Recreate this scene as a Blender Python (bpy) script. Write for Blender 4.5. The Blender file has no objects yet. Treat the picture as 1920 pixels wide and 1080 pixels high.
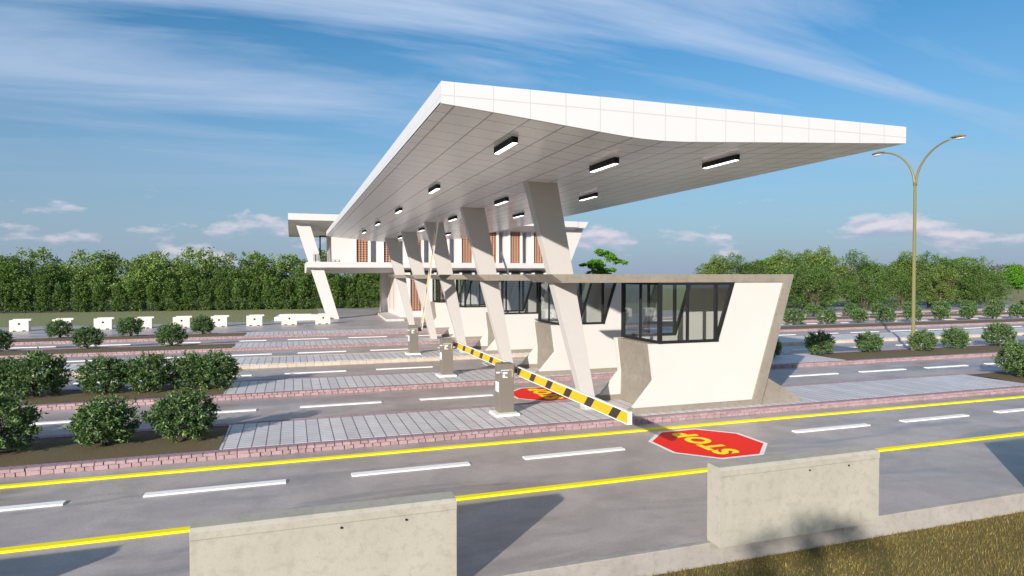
import bpy, bmesh, math, random
from mathutils import Vector, Matrix
R=math.radians
scene=bpy.context.scene
COL=scene.collection
random.seed(7)
ORD=['first','second','third','fourth','fifth','sixth','seventh','eighth','ninth','tenth','eleventh','twelfth','thirteenth','fourteenth','fifteenth','sixteenth','seventeenth','eighteenth','nineteenth','twentieth','twenty-first','twenty-second','twenty-third','twenty-fourth','twenty-fifth','twenty-sixth','twenty-seventh','twenty-eighth','twenty-ninth','thirtieth']

# ------------------------------------------------------------------ materials
class NT:
    def __init__(s,name):
        s.m=bpy.data.materials.new(name); s.m.use_nodes=True
        s.t=s.m.node_tree; s.t.nodes.clear()
        s.out=s.n('ShaderNodeOutputMaterial'); s.b=s.n('ShaderNodeBsdfPrincipled')
        s.l(s.b.outputs[0],s.out.inputs[0])
    def n(s,k,**kw):
        x=s.t.nodes.new(k)
        for a,b in kw.items(): setattr(x,a,b)
        return x
    def l(s,a,b): s.t.links.new(a,b)
    def inp(s,x,k,v):
        if hasattr(v,'is_linked') or hasattr(v,'links'): s.l(v,x.inputs[k])
        else: x.inputs[k].default_value=v
    def coord(s,kind='Object'):
        if not hasattr(s,'_tc'): s._tc=s.n('ShaderNodeTexCoord')
        return s._tc.outputs[kind]
    def noise(s,scale,detail=4,rough=.55,vec=None,dist=0):
        x=s.n('ShaderNodeTexNoise'); x.inputs['Scale'].default_value=scale; x.inputs['Detail'].default_value=detail
        x.inputs['Roughness'].default_value=rough; x.inputs['Distortion'].default_value=dist
        s.l(vec if vec is not None else s.coord(),x.inputs['Vector']); return x.outputs['Fac']
    def ramp(s,fac,stops):
        x=s.n('ShaderNodeValToRGB'); e=x.color_ramp.elements
        while len(e)<len(stops): e.new(.5)
        for i,(p,c) in enumerate(stops):
            e[i].position=p; e[i].color=(c if len(c)==4 else (*c,1)) if hasattr(c,'__len__') else (c,c,c,1)
        s.l(fac,x.inputs[0]); return x.outputs[0]
    def mix(s,f,a,b,mode='MIX'):
        x=s.n('ShaderNodeMix',data_type='RGBA',blend_type=mode)
        s.inp(x,0,f)
        for k,v in ((6,a),(7,b)):
            if isinstance(v,(tuple,list)): v=(*v,1) if len(v)==3 else v
            s.inp(x,k,v)
        return x.outputs[2]
    def math(s,op,a,b=None,c=None,clamp=False):
        x=s.n('ShaderNodeMath',operation=op,use_clamp=clamp); s.inp(x,0,a)
        if b is not None: s.inp(x,1,b)
        if c is not None: s.inp(x,2,c)
        return x.outputs[0]
    def sep(s,vec=None):
        x=s.n('ShaderNodeSeparateXYZ'); s.l(vec if vec is not None else s.coord(),x.inputs[0]); return x.outputs
    def bump(s,h,strength=.3,dist=.01):
        x=s.n('ShaderNodeBump'); x.inputs['Strength'].default_value=strength; x.inputs['Distance'].default_value=dist
        s.l(h,x.inputs['Height']); s.l(x.outputs[0],s.b.inputs['Normal'])
    def base(s,c):
        if isinstance(c,(tuple,list)): s.b.inputs['Base Color'].default_value=(*c,1)
        else: s.l(c,s.b.inputs['Base Color'])
    def rough(s,r): s.inp(s.b,'Roughness',r)
    def line(s,co,period,off,w):
        """1 on a joint line of width w every period"""
        a=s.math('SUBTRACT',co,off); a=s.math('DIVIDE',a,period); a=s.math('FRACT',a)
        a=s.math('SUBTRACT',a,.5); a=s.math('ABSOLUTE',a)
        return s.math('GREATER_THAN',a,.5-w/period/2)

def simple(name,c,rough=.5,metal=0,var=.08,scale=6,bump=0,bscale=80):
    m=NT(name); f=m.noise(scale,5)
    m.base(m.mix(f,tuple(x*(1-var) for x in c),tuple(min(1,x*(1+var)) for x in c)))
    m.rough(rough); m.b.inputs['Metallic'].default_value=metal
    if bump: m.bump(m.noise(bscale,3),bump,.004)
    return m.m

def mat_asphalt():
    m=NT('asphalt'); big=m.noise(.16,4,.6,dist=.8); mid=m.noise(1.1,7,.68,dist=.4); fine=m.noise(95,4,.8); grit=m.noise(28,4,.7)
    c=m.mix(m.ramp(big,[(.35,0),(.65,1)]),(.47,.405,.375),(.60,.52,.475))
    c=m.mix(m.ramp(mid,[(.40,.6),(.58,0)]),c,(.33,.285,.27))
    c=m.mix(m.ramp(fine,[(.36,.6),(.6,0)]),c,(.20,.18,.175))
    c=m.mix(m.ramp(grit,[(.40,.35),(.55,0)]),c,(.27,.24,.235))
    mp=m.n('ShaderNodeMapping'); mp.inputs['Scale'].default_value=(.25,1.0,1); m.l(m.coord(),mp.inputs[0])
    st=m.noise(.9,6,.62,mp.outputs[0],.8); c=m.mix(m.ramp(st,[(.50,0),(.60,.45),(.75,.75)]),c,(.17,.155,.145))
    m.base(c); m.rough(m.ramp(st,[(.40,.55),(.55,.40),(.70,.22)])); m.b.inputs['Specular IOR Level'].default_value=.6
    m.bump(fine,.5,.005); return m.m
def mat_concrete(name,a,b,pit=True,rough=.8):
    m=NT(name); n1=m.noise(1.6,6,.6,dist=.4); n2=m.noise(9,6,.65); n3=m.noise(60,4,.6)
    c=m.mix(m.ramp(n1,[(.3,0),(.7,1)]),a,b)
    c=m.mix(m.ramp(n2,[(.38,.35),(.5,0)]),c,tuple(x*.72 for x in a))
    c=m.mix(m.ramp(n3,[(.3,.25),(.5,0)]),c,tuple(x*.6 for x in a))
    if pit:
        v=m.n('ShaderNodeTexVoronoi'); v.inputs['Scale'].default_value=16; m.l(m.coord(),v.inputs['Vector'])
        c=m.mix(m.ramp(v.outputs['Distance'],[(.035,.7),(.07,0)]),c,tuple(x*.35 for x in a))
    m.base(c); m.rough(rough); m.bump(n3,.35,.006); return m.m
def mat_pavers():
    m=NT('pavers'); o=m.sep(); 
    jx=m.line(o[0],.24,.0,.019); jy=m.line(o[1],.14,.0,.026)
    # colour differs from slab to slab
    cell=m.math('FLOOR',m.math('DIVIDE',o[0],.24)); wn=m.n('ShaderNodeTexWhiteNoise',noise_dimensions='1D'); m.l(cell,wn.inputs['W'])
    c=m.mix(wn.outputs['Value'],(.62,.59,.595),(.74,.71,.71))
    c=m.mix(m.ramp(m.noise(2.5,5),[(.35,.0),(.75,.35)]),c,(.34,.31,.29))
    c=m.mix(m.math('MULTIPLY',jy,.75),c,(.30,.29,.30)); c=m.mix(jx,c,(.15,.135,.13))
    m.base(c); m.rough(.55); h=m.math('SUBTRACT',1,m.math('MAXIMUM',jx,m.math('MULTIPLY',jy,.6))); m.bump(h,.5,.006); return m.m
def mat_kerbtop():
    m=NT('kerb_top_stone'); o=m.sep(); s=m.math('ADD',o[0],m.math('MULTIPLY',o[1],.9)); j=m.line(s,.12,0,.016)
    c=m.mix(m.noise(7,4),(.27,.18,.22),(.35,.245,.28)); m.base(m.mix(m.math('MULTIPLY',j,.8),c,(.13,.09,.10))); m.rough(.8)
    m.bump(m.noise(40,3),.4,.006); return m.m
def stone(name,a,b):
    m=NT(name); g=m.n('ShaderNodeNewGeometry'); c=m.mix(g.outputs['Random Per Island'],a,b)
    c=m.mix(m.ramp(m.noise(26,5),[(.3,.35),(.6,0)]),c,tuple(x*.6 for x in a)); m.base(c); m.rough(.85); m.bump(m.noise(45,4),.6,.008); return m.m
def mat_soil(name='soil',cols=((.085,.062,.03),(.17,.125,.06),(.12,.11,.045))):
    m=NT(name); a=m.noise(1.3,6,.6); b=m.noise(35,5,.7); c=m.mix(b,cols[0],cols[1]); c=m.mix(m.ramp(a,[(.4,0),(.65,.7)]),c,cols[2])
    m.base(c); m.rough(.95); m.bump(b,.9,.03); return m.m
def mat_leaf(name,dark,light,yel,trans=.25,scale=1.4):
    m=NT(name); g=m.n('ShaderNodeNewGeometry'); r=g.outputs['Random Per Island']
    oi=m.n('ShaderNodeObjectInfo')
    cl=m.noise(scale,2); f=m.math('ADD',m.math('MULTIPLY',r,.6),m.math('MULTIPLY',cl,.4))
    c=m.mix(m.ramp(f,[(.25,0),(.8,1)]),dark,light); c=m.mix(m.ramp(r,[(.86,0),(.93,1)]),c,yel)
    c=m.mix(m.math('MULTIPLY',oi.outputs['Random'],.35),c,tuple(x*.6 for x in light))
    m.base(c); m.rough(.5); m.b.inputs['Specular IOR Level'].default_value=.35
    t=m.n('ShaderNodeBsdfTranslucent'); m.l(c,t.inputs[0]); mx=m.n('ShaderNodeMixShader'); mx.inputs[0].default_value=trans
    m.l(m.b.outputs[0],mx.inputs[1]); m.l(t.outputs[0],mx.inputs[2]); m.l(mx.outputs[0],m.out.inputs[0]); return m.m
def mat_panel(name,c,rough,lines,jc,axes=(0,1)):
    """metal cladding with joints; lines=[(axis,period,offset,width)]"""
    m=NT(name); o=m.sep(); j=None
    for ax,p,of,w in lines:
        k=m.line(o[ax],p,of,w); j=k if j is None else m.math('MAXIMUM',j,k)
    f=m.noise(.8,4); col=m.mix(f,tuple(x*.95 for x in c),c); m.base(m.mix(m.math('MULTIPLY',j,.85),col,jc)); m.rough(rough)
    m.bump(m.math('SUBTRACT',1,j),.4,.004); return m.m
def mat_stucco():
    m=NT('white_stucco'); n=m.noise(70,4,.7); c=m.mix(m.noise(1.2,4),(.565,.54,.51),(.61,.585,.55)); m.base(c); m.rough(.9); m.bump(n,.7,.012); return m.m
def mat_glass():
    m=NT('window_glass'); t=m.n('ShaderNodeBsdfTransparent'); t.inputs[0].default_value=(.93,.95,.95,1)
    g=m.n('ShaderNodeBsdfGlossy'); g.inputs['Roughness'].default_value=.015; g.inputs[0].default_value=(.9,.95,1,1)
    lw=m.n('ShaderNodeLayerWeight'); lw.inputs[0].default_value=.5; mx=m.n('ShaderNodeMixShader')
    f=m.math('MULTIPLY_ADD',m.math('POWER',lw.outputs['Facing'],4.5),.9,.085,clamp=True); m.l(f,mx.inputs[0]); m.l(t.outputs[0],mx.inputs[1]); m.l(g.outputs[0],mx.inputs[2]); m.l(mx.outputs[0],m.out.inputs[0]); return m.m
def mat_emit(name,c,st):
    m=NT(name); m.base(c); m.b.inputs['Emission Color'].default_value=(*c,1); m.b.inputs['Emission Strength'].default_value=st; return m.m
def mat_stripe():
    m=NT('stripe_board'); o=m.sep(); s=m.math('ADD',o[1],o[2]) # slants towards the tip with height
    a=m.math('FRACT',m.math('DIVIDE',m.math('ADD',s,7.60),.915)); k=m.math('LESS_THAN',a,.30)
    m.base(m.mix(k,(.76,.42,.01),(.035,.028,.022))); m.rough(.4); return m.m
def mat_paint(name,c,wear=.5,wc=(.2,.18,.17)):
    m=NT(name); f=m.noise(30,6,.7); m.base(m.mix(m.ramp(f,[(.28,wear),(.4,0)]),c,wc)); m.rough(.75); m.b.inputs['Specular IOR Level'].default_value=.2; return m.m

M=dict(
 asphalt=mat_asphalt(),
 slab_edge=mat_concrete('slab_edge_concrete',(.30,.27,.245),(.40,.365,.33),False),
 block=mat_concrete('barrier_concrete',(.37,.345,.285),(.43,.40,.335)),
 pavers=mat_pavers(), kerbtop=mat_kerbtop(),
 pink=stone('pink_kerb_stone',(.33,.215,.225),(.43,.295,.305)),
 beige=stone('beige_kerb_stone',(.50,.42,.33),(.60,.51,.41)),
 mortar=simple('kerb_mortar',(.10,.055,.06),.9),
 beige_mortar=simple('beige_kerb_mortar',(.30,.25,.21),.9),
 soil=mat_soil(), 
 dry=mat_soil('dry_grass_ground',((.11,.08,.025),(.22,.17,.055),(.16,.15,.045))),
 lawn=mat_soil('lawn_ground',((.15,.16,.06),(.24,.24,.10),(.19,.21,.075))),
 stucco=mat_stucco(), 
 greige=mat_concrete('grey_render',(.225,.195,.16),(.29,.255,.21),False,.85),
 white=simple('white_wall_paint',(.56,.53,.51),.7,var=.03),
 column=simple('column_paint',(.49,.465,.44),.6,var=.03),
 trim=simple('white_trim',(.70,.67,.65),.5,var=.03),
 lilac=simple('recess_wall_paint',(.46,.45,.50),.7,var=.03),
 black=simple('black_frame',(.006,.006,.007),.7),
 glass=mat_glass(), inside=simple('booth_interior_paint',(.78,.75,.70),.8),
 floor_in=simple('booth_floor',(.50,.45,.40),.6),
 brick=stone('terracotta_grille',(.42,.22,.14),(.50,.27,.18)),
 dark=simple('hole_shade',(.018,.010,.008),.9),  # near-black tone standing in for the shade inside holes
 fascia=mat_panel('fascia_cladding',(.62,.605,.605),.35,[(0,.55,2.109,.016),(2,10,5.64,.013)],(.47,.45,.45)),
 sidefascia=mat_panel('side_fascia_cladding',(.62,.605,.605),.35,[(1,1.65,9.69,.016),(2,10,5.64,.010)],(.47,.45,.45)),
 soffit=mat_panel('soffit_panels',(.93,.93,.95),.22,[(0,.55,2.109,.026),(1,.555,9.05,.020)],(.20,.19,.19)),
 lamp_on=mat_emit('lit_diffuser',(1,.98,.95),2.2),
 machine=simple('machine_grey_paint',(.175,.152,.13),.45,var=.03),
 wplastic=simple('white_plastic',(.66,.60,.54),.45,var=.05),
 wpaint=simple('white_enamel',(.85,.83,.80),.4,var=.02),
 orange=simple('orange_reflector',(.75,.22,.03),.3), lime=simple('lime_reflector',(.55,.80,.06),.3),
 stripe=mat_stripe(), armwhite=simple('arm_white_edge',(.85,.84,.82),.4,var=.02),
 yellow=mat_paint('yellow_road_paint',(.86,.74,.015),.35), whiteline=mat_paint('white_road_paint',(.82,.80,.78),.4),
 red=mat_paint('red_road_paint',(.86,.022,.012),.25), ltr=mat_paint('yellow_letter_paint',(.88,.80,.02),.1),
 pole=simple('olive_pole_paint',(.20,.18,.075),.4), lens=simple('lamp_lens',(.80,.78,.74),.3),
 rail=simple('rail_metal',(.02,.02,.022),.4),
 bark=simple('bark',(.11,.085,.06),.9,var=.3,scale=15,bump=.5,bscale=30),
 stem=simple('bush_stem',(.07,.05,.03),.9),
 bush=mat_leaf('bush_leaves',(.032,.078,.022),(.145,.24,.075),(.24,.34,.13),.2,3),
 hedge=mat_leaf('hedge_leaves',(.035,.085,.016),(.14,.24,.042),(.24,.32,.08),.25,.8),
 tallhedge=mat_leaf('belt_leaves',(.07,.15,.03),(.25,.36,.08),(.44,.52,.15),.3,.6),
 tree=mat_leaf('tree_leaves',(.04,.095,.020),(.155,.26,.055),(.26,.36,.10),.3,.6),
 belt2=mat_leaf('light_tree_leaves',(.07,.13,.025),(.24,.34,.075),(.36,.44,.13),.3,.6),
 flat=mat_leaf('bright_leaves',(.05,.17,.010),(.15,.40,.02),(.25,.52,.03),.35,.8),
 far=mat_leaf('haze_tinted_leaves',(.10,.13,.09),(.17,.20,.13),(.22,.25,.15),.2,.2),
 blade=mat_leaf('grass_blades',(.13,.10,.025),(.38,.29,.075),(.55,.42,.15),.3,2.2),
 steps=mat_panel('step_tiles',(.60,.55,.52),.6,[(0,.4,0,.02),(1,.5,0,.03)],(.3,.27,.25)),
)
# ------------------------------------------------------------------ mesh helpers
class MB:
    def __init__(s): s.v=[]; s.f=[]; s.mi=[]
    def add(s,vs,fs,mi=0):
        o=len(s.v); s.v+= [tuple(v) for v in vs]; s.f+=[tuple(i+o for i in f) for f in fs]; s.mi+=[mi]*len(fs); return s
    def box(s,x0,x1,y0,y1,z0,z1,mi=0):
        return s.add([(x0,y0,z0),(x1,y0,z0),(x1,y1,z0),(x0,y1,z0),(x0,y0,z1),(x1,y0,z1),(x1,y1,z1),(x0,y1,z1)],
            [(0,3,2,1),(4,5,6,7),(0,1,5,4),(1,2,6,5),(2,3,7,6),(3,0,4,7)],mi)
    def prism(s,poly,a,b,plane='xz',mi=0,poly2=None):
        n=len(poly); P2=poly2 or poly
        def mk(p,t): return {'xz':(p[0],t,p[1]),'yz':(t,p[0],p[1]),'xy':(p[0],p[1],t)}[plane]
        vs=[mk(p,a) for p in poly]+[mk(p,b) for p in P2]
        fs=[tuple(range(n)),tuple(range(2*n-1,n-1,-1))]+[(i,i+n,(i+1)%n+n,(i+1)%n) for i in range(n)]
        return s.add(vs,fs,mi)
    def bar(s,p,q,w,h=None,mi=0):
        """box section bar from p to q"""
        p=Vector(p);q=Vector(q);d=(q-p).normalized();up=Vector((0,0,1)) if abs(d.z)<.95 else Vector((0,1,0))
        a=d.cross(up).normalized()*w/2; b=a.cross(d).normalized()*((h or w)/2)
        c=[p-a-b,p+a-b,p+a+b,p-a+b,q-a-b,q+a-b,q+a+b,q-a+b]
        return s.add(c,[(0,3,2,1),(4,5,6,7),(0,1,5,4),(1,2,6,5),(2,3,7,6),(3,0,4,7)],mi)
    def tube(s,pts,rs,n=8,mi=0):
        pts=[Vector(p) for p in pts]; o=[]; 
        for i,p in enumerate(pts):
            d=(pts[min(i+1,len(pts)-1)]-pts[max(i-1,0)]).normalized(); u=Vector((1,0,0)) if abs(d.x)<.9 else Vector((0,1,0))
            a=d.cross(u).normalized(); b=d.cross(a)
            o+=[p+(a*math.cos(t*2*math.pi/n)+b*math.sin(t*2*math.pi/n))*rs[i] for t in range(n)]
        fs=[tuple(range(n-1,-1,-1)),tuple(range(len(o)-n,len(o)))]
        for i in range(len(pts)-1):
            for t in range(n): fs.append((i*n+t,i*n+(t+1)%n,(i+1)*n+(t+1)%n,(i+1)*n+t))
        return s.add(o,fs,mi)
    def mesh(s,name,mats,bevel=0,smooth=False):
        me=bpy.data.meshes.new(name); me.from_pydata(s.v,[],s.f)
        for m in (mats if isinstance(mats,(list,tuple)) else [mats]): me.materials.append(m)
        me.polygons.foreach_set('material_index',s.mi); me.update()
        bm=bmesh.new(); bm.from_mesh(me)
        if len(s.v)<20000 and not getattr(s,'flat',False): bmesh.ops.recalc_face_normals(bm,faces=bm.faces)
        if bevel: bmesh.ops.bevel(bm,geom=[e for e in bm.edges],offset=bevel,segments=2,profile=.6,affect='EDGES',clamp_overlap=True)
        if smooth:
            for f in bm.faces: f.smooth=True
        bm.to_mesh(me); bm.free(); return me
    def build(s,name,mats,parent=None,bevel=0,smooth=False,loc=None,**tags):
        o=bpy.data.objects.new(name,s.mesh(name,mats,bevel,smooth)); COL.objects.link(o)
        if parent: o.parent=parent
        if loc: o.location=loc
        for k,v in tags.items(): o[k]=v
        return o
def tag(o,label=None,cat=None,group=None,kind=None):
    if label:o['label']=label
    if cat:o['category']=cat
    if group:o['group']=group
    if kind:o['kind']=kind
    return o
def thing(name,loc,label=None,cat=None,group=None,rz=0):
    o=bpy.data.objects.new(name,None); COL.objects.link(o); o.location=loc; o.rotation_euler=(0,0,rz); o.empty_display_size=.2
    return tag(o,label,cat,group)
def copy_tree(o,parent=None):
    c=o.copy(); COL.objects.link(c)
    if parent: c.parent=parent
    for ch in list(o.children): copy_tree(ch,c)
    return c

P=5.75      # pitch of the lanes (metres, away from the camera)
XL,XR=-62,85
# ------------------------------------------------------------------ setting
mb=MB()
N=12
mb.add([(-600,-120,-.27),(600,-120,-.27),(600,6.5,-.27),(-600,6.5,-.27)],[(0,1,2,3)])
g=mb.build('grass_ground',M['dry']); g['kind']='structure'
mb=MB(); mb.add([(-1500,6.6,-.03),(1500,6.6,-.03),(1500,2500,-.03),(-1500,2500,-.03)],[(0,1,2,3)])
mb.build('ground',M['lawn'])['kind']='structure'
# road slab with a concrete edge
road=MB(); road.box(XL,XR,6.452,47.6,-.5,0); road=road.build('road',M['asphalt']); road['kind']='structure'
ed=MB()
x=XL
ed.prism([(6.448,-.5),(6.448,-.004),(6.454,.0035),(6.53,.0035),(6.53,-.5)],XL,XR,'yz')
ed=ed.build('concrete_edging',M['slab_edge']); ed['kind']='structure'
mb=MB(); mb.prism([(8.83,.0),(8.84,.024),(8.96,.024),(8.97,.0)],XL,XR,'yz'); mb.build('yellow_line',M['yellow'],road,label='yellow edge line nearer the concrete blocks')
mb=MB(); mb.prism([(11.55,.0),(11.56,.024),(11.68,.024),(11.69,.0)],XL,XR,'yz'); mb.build('yellow_line',M['yellow'],road,label='yellow edge line along the front kerb')
phase=[(-2.06,10.5),(.15,16.35),(-.27,22.08),(.17,27.8),(-.25,33.75),(.6,39.4)]
for k,(ph,y) in enumerate(phase):
    mb=MB(); i=int((XL-ph)/2.93)
    for j in range(i+1,int((XR-ph)/2.93)):
        x=ph+j*2.93
        if k==0 and j==3: continue
        if k==1 and j==2: continue
        if k==2 and j==2: continue
        if k==5 and x<22: continue
        mb.box(x,x+1.94,y-.075,y+.075,0,.022)
    mb.build('dashed_line',M['whiteline'],road)
# islands
for k in range(5):
    Y=12.14+P*k; stonem='beige' if k==2 else 'pink'; 
    z=.12
    core=MB(); core.box(XL,XR,Y+.03,Y+2.37,-.2,.105); core.build('kerb_bed',M['mortar' if k!=2 else 'beige_mortar'])['kind']='structure'
    rnd=random.Random(k+3)
    st=MB()
    if k!=2:
        for row,(z0,z1) in enumerate(((0.002,.070),(.074,.122))):
            for side,(ya,yb) in enumerate(((Y,Y+.10),(Y+2.30,Y+2.40))):
                x=-17. 
                while x<46:
                    w=rnd.uniform(.12,.22); j=rnd.uniform(-.012,.012); h=rnd.uniform(-.008,.008)
                    if side==0: st.prism([(x+.007,z0+h*.5),(x+w-.007,z0-h*.5),(x+w-.010,z1+(h if row==0 else h*.3)),(x+.005,z1-(h if row==0 else h*.3))],ya+j,yb,'xz')
                    elif row==1: st.box(x+.005,x+w-.005,ya,yb,z0,z1)
                    x+=w
    else:
        for (ya,yb) in ((Y,Y+.12),(Y+2.28,Y+2.40)):
            x=-17.
            while x<46: st.box(x+.004,x+.30-.004,ya,yb,.0,.121); x+=.30
    for a,b in ((XL,-17.),(46,XR)): st.box(a,b,Y,Y+.1,0,.12); st.box(a,b,Y+2.3,Y+2.4,0,.12)
    st.build('kerb',M[stonem])['kind']='structure'
    tp=MB(); 
    if k!=2:
        tp.box(XL,XR,Y+.095,Y+.24,.09,.117); tp.box(XL,XR,Y+2.2,Y+2.305,.09,.117)
        tp.build('kerb_top',M['kerbtop'])['kind']='structure'
    px0,px1=[(-1.25,19.66),(-1.72,19.0),(XL,XR),(-2.45,20.5),(-2.35,20.5)][k]
    pv=MB(); pv.box(px0,px1,Y+.24,Y+2.2,.06,.121); pv.build('paving',M['pavers'])['kind']='structure'
    if k!=2:
        so=MB()
        for a,b in ((XL,px0),(px1,XR)):
            nx=max(2,int((b-a)/.35)); ny=7; vs=[]; fs=[]
            for i in range(nx+1):
                for j in range(ny+1):
                    yy=Y+.24+1.96*j/ny; edge=min(j,ny-j)/ny
                    vs.append((a+(b-a)*i/nx,yy,.10+(.05*edge*2+rnd.uniform(-.012,.012) if 0<j<ny else 0)))
            for i in range(nx):
                for j in range(ny): q=i*(ny+1)+j; fs.append((q,q+ny+1,q+ny+2,q+1))
            so.add(vs,fs)
        so.build('planting_soil',M['soil'],smooth=True)['kind']='structure'
# sixth kerb on the right far side
st=MB(); st.box(17,XR,41.3,41.45,0,.13); st.build('kerb',M['pink'])['kind']='structure'
# forecourt in front of the far building, beyond it lawn
mb=MB(); mb.box(2.2,24,47.6,66,-.2,.0,0); mb.build('forecourt',M['asphalt'])['kind']='structure'
mb=MB(); mb.box(24,140,47.6,51,-.2,-.006,0); mb.build('far_road',M['asphalt'])['kind']='structure'

# ------------------------------------------------------------------ stop markings
def stop_marking(cx,cy,label,fill=True,w=1.04):
    t=thing('stop_marking',(cx,cy,0),label,'road marking','octagonal stop markings painted on the lanes')
    c=w*(math.sqrt(2)-1)
    def octo(r): 
        q=r*(math.sqrt(2)-1); return [(-r,q),(-q,r),(q,r),(r,q),(r,-q),(q,-r),(-q,-r),(-r,-q)]
    o1=octo(w); o2=octo(w-.075)
    mb=MB(); vs=[(x,y,.006) for x,y in o1]+[(x,y,.006) for x,y in o2]
    mb.flat=True
    mb.add(vs,[(i,i+8,(i+1)%8+8,(i+1)%8) for i in range(8)]); mb.build('border',M['whiteline'],t)
    if fill:
        mb=MB(); mb.flat=True; mb.add([(x,y,.006) for x,y in o2],[tuple(range(7,-1,-1))]); mb.build('red_field',M['red'],t)
        cu=bpy.data.curves.new('stop_text','FONT'); cu.body='STOP'; cu.size=.62; cu.offset=.030; cu.extrude=.001; cu.align_x='CENTER'; cu.align_y='CENTER'; cu.space_character=1.16
        ob=bpy.data.objects.new('tmp',cu); COL.objects.link(ob); bpy.context.view_layer.update()
        me=bpy.data.meshes.new_from_object(ob.evaluated_get(bpy.context.evaluated_depsgraph_get())); bpy.data.objects.remove(ob)
        xs=[v.co.x for v in me.vertices]; sx=1.60/(max(xs)-min(xs))
        for v in me.vertices:
            x,y,z=v.co.x*sx,v.co.y,v.co.z; v.co=(-y*1.0-.06,x,z+.011)
        me.materials.clear(); me.materials.append(M['ltr']); lo=bpy.data.objects.new('lettering',me); COL.objects.link(lo); lo.parent=t
    return t
stop_marking(7.48,10.37,'red octagon with yellow STOP lettering painted on the nearest lane')
stop_marking(6.5,16.08,'red octagon with yellow STOP lettering behind the nearest striped barrier arm')
stop_marking(7.5,22.0,'white outlined octagon without red fill on the third lane',False)

# ------------------------------------------------------------------ concrete barrier blocks
def block(x,label):
    t=thing('concrete_barrier',(x,6.3,0),label,'barrier','concrete barrier blocks along the road edge')
    mb=MB(); mb.prism([(0,0),(0,.915),(.022,.94),(.235,.94),(.25,.92),(.25,0)],0,2.44,'yz'); 
    b=mb.build('block_body',M['block'],t)
    mb=MB(); mb.prism([(-.004,.83),(-.008,.84),(-.008,.905),(.0,.917),(.0,.83)],.0,2.44,'yz'); mb.build('top_band',M['block'],t)
    for hx in (1.31,1.93):
        mb=MB(); mb.tube([(hx,-.012,.79),(hx,.03,.79)],[.011,.011],10); mb.build('lifting_hole',M['black'],t)
    return t
block(-.886,'pale concrete barrier block at the bottom left of the road edge')
block(4.725,'pale concrete barrier block on the right, overhanging the grass edge')
block(10.34,'concrete barrier block standing beyond the right edge of view')
block(-6.5,'concrete barrier block standing beyond the left edge of view')

# ------------------------------------------------------------------ canopy
can=thing('canopy_roof',(0,0,0),'wide white toll plaza canopy with folded tiled underside on slanted columns','canopy')
X0,X1,Y0,Y1=1.92,10.32,8.6,40.1; ZT=5.83
bot=[(1.92,5.53),(2.654,5.468),(3.205,5.418),(3.752,5.366),(4.306,5.315),(4.7,5.281),(5.0,5.262),(5.37,5.254),(5.75,5.264),(6.1,5.285),(7.25,5.355),(8.63,5.438),(10.32,5.54)]
def face_strip(y,flip,name,lbl):
    pass
mb=MB(); mb.prism([(X0,ZT)]+bot+[(X1,ZT)],Y0,Y0+.05,'xz'); mb.build('fascia',M['fascia'],can)
mb=MB(); mb.prism([(X0,ZT)]+bot+[(X1,ZT)],Y1-.05,Y1,'xz'); mb.build('fascia',M['fascia'],can)
mb=MB(); mb.box(X0,X0+.05,Y0+.05,Y1-.05,5.533,ZT); mb.build('fascia',M['sidefascia'],can)
mb=MB(); mb.box(X1-.05,X1,Y0+.05,Y1-.05,5.543,ZT); mb.build('fascia',M['sidefascia'],can)
mb=MB(); mb.box(X0+.05,X1-.05,Y0+.05,Y1-.05,ZT-.05,ZT-.004); mb.build('roof_deck',M['trim'],can)
mb=MB(); mb.prism(bot+[(x,z+.03) for x,z in reversed(bot)],Y0+.05,Y1-.05,'xz'); mb.build('soffit',M['soffit'],can)
# ceiling lights
def zc(x):
    for (a,za),(b,zb) in zip(bot,bot[1:]):
        if a<=x<=b: return za+(zb-za)*(x-a)/(b-a)
sides={0:'left',1:'middle',2:'right'}
proto=None
for r,x in enumerate((3.36,5.35,7.60)):
    for k in range(5):
        y=[10.2,15.9,21.6,27.2,32.6][k] if r!=1 else [10.55,16.6,22.2,28.,33.9][k]
        if proto is None:
            proto=thing('ceiling_light',(0,0,0))
            mb=MB(); mb.box(-.05,.05,-.5,.5,-.115,.0); mb.build('housing',M['black'],proto,bevel=.006)
            mb=MB(); mb.box(-.040,.040,-.485,.485,-.125,-.112); mb.build('diffuser',M['lamp_on'],proto); t=proto
        else: t=copy_tree(proto)
        t.location=(x,y,zc(x)+(.012 if r!=1 else .0)+.008)
        tag(t,f'black lit ceiling fixture, {ORD[k]} from the front in the {sides[r]} row','ceiling light','linear lights under the canopy')

# ------------------------------------------------------------------ columns
colm=None
for k in range(5):
    if colm is None:
        mb=MB(); mb.prism([(4.882,5.30),(5.597,5.30),(6.60,.121),(6.312,.121)],0,.29,'xz')
        colm=mb.build('slanted_column',M['column'],bevel=.006); c=colm
    else: c=colm.copy(); COL.objects.link(c)
    c.location=(0,13.3+P*k,0)
    tag(c,f'slanted white canopy column, {ORD[k]} from the front, tapering to the island','column','slanted columns carrying the canopy')

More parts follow.
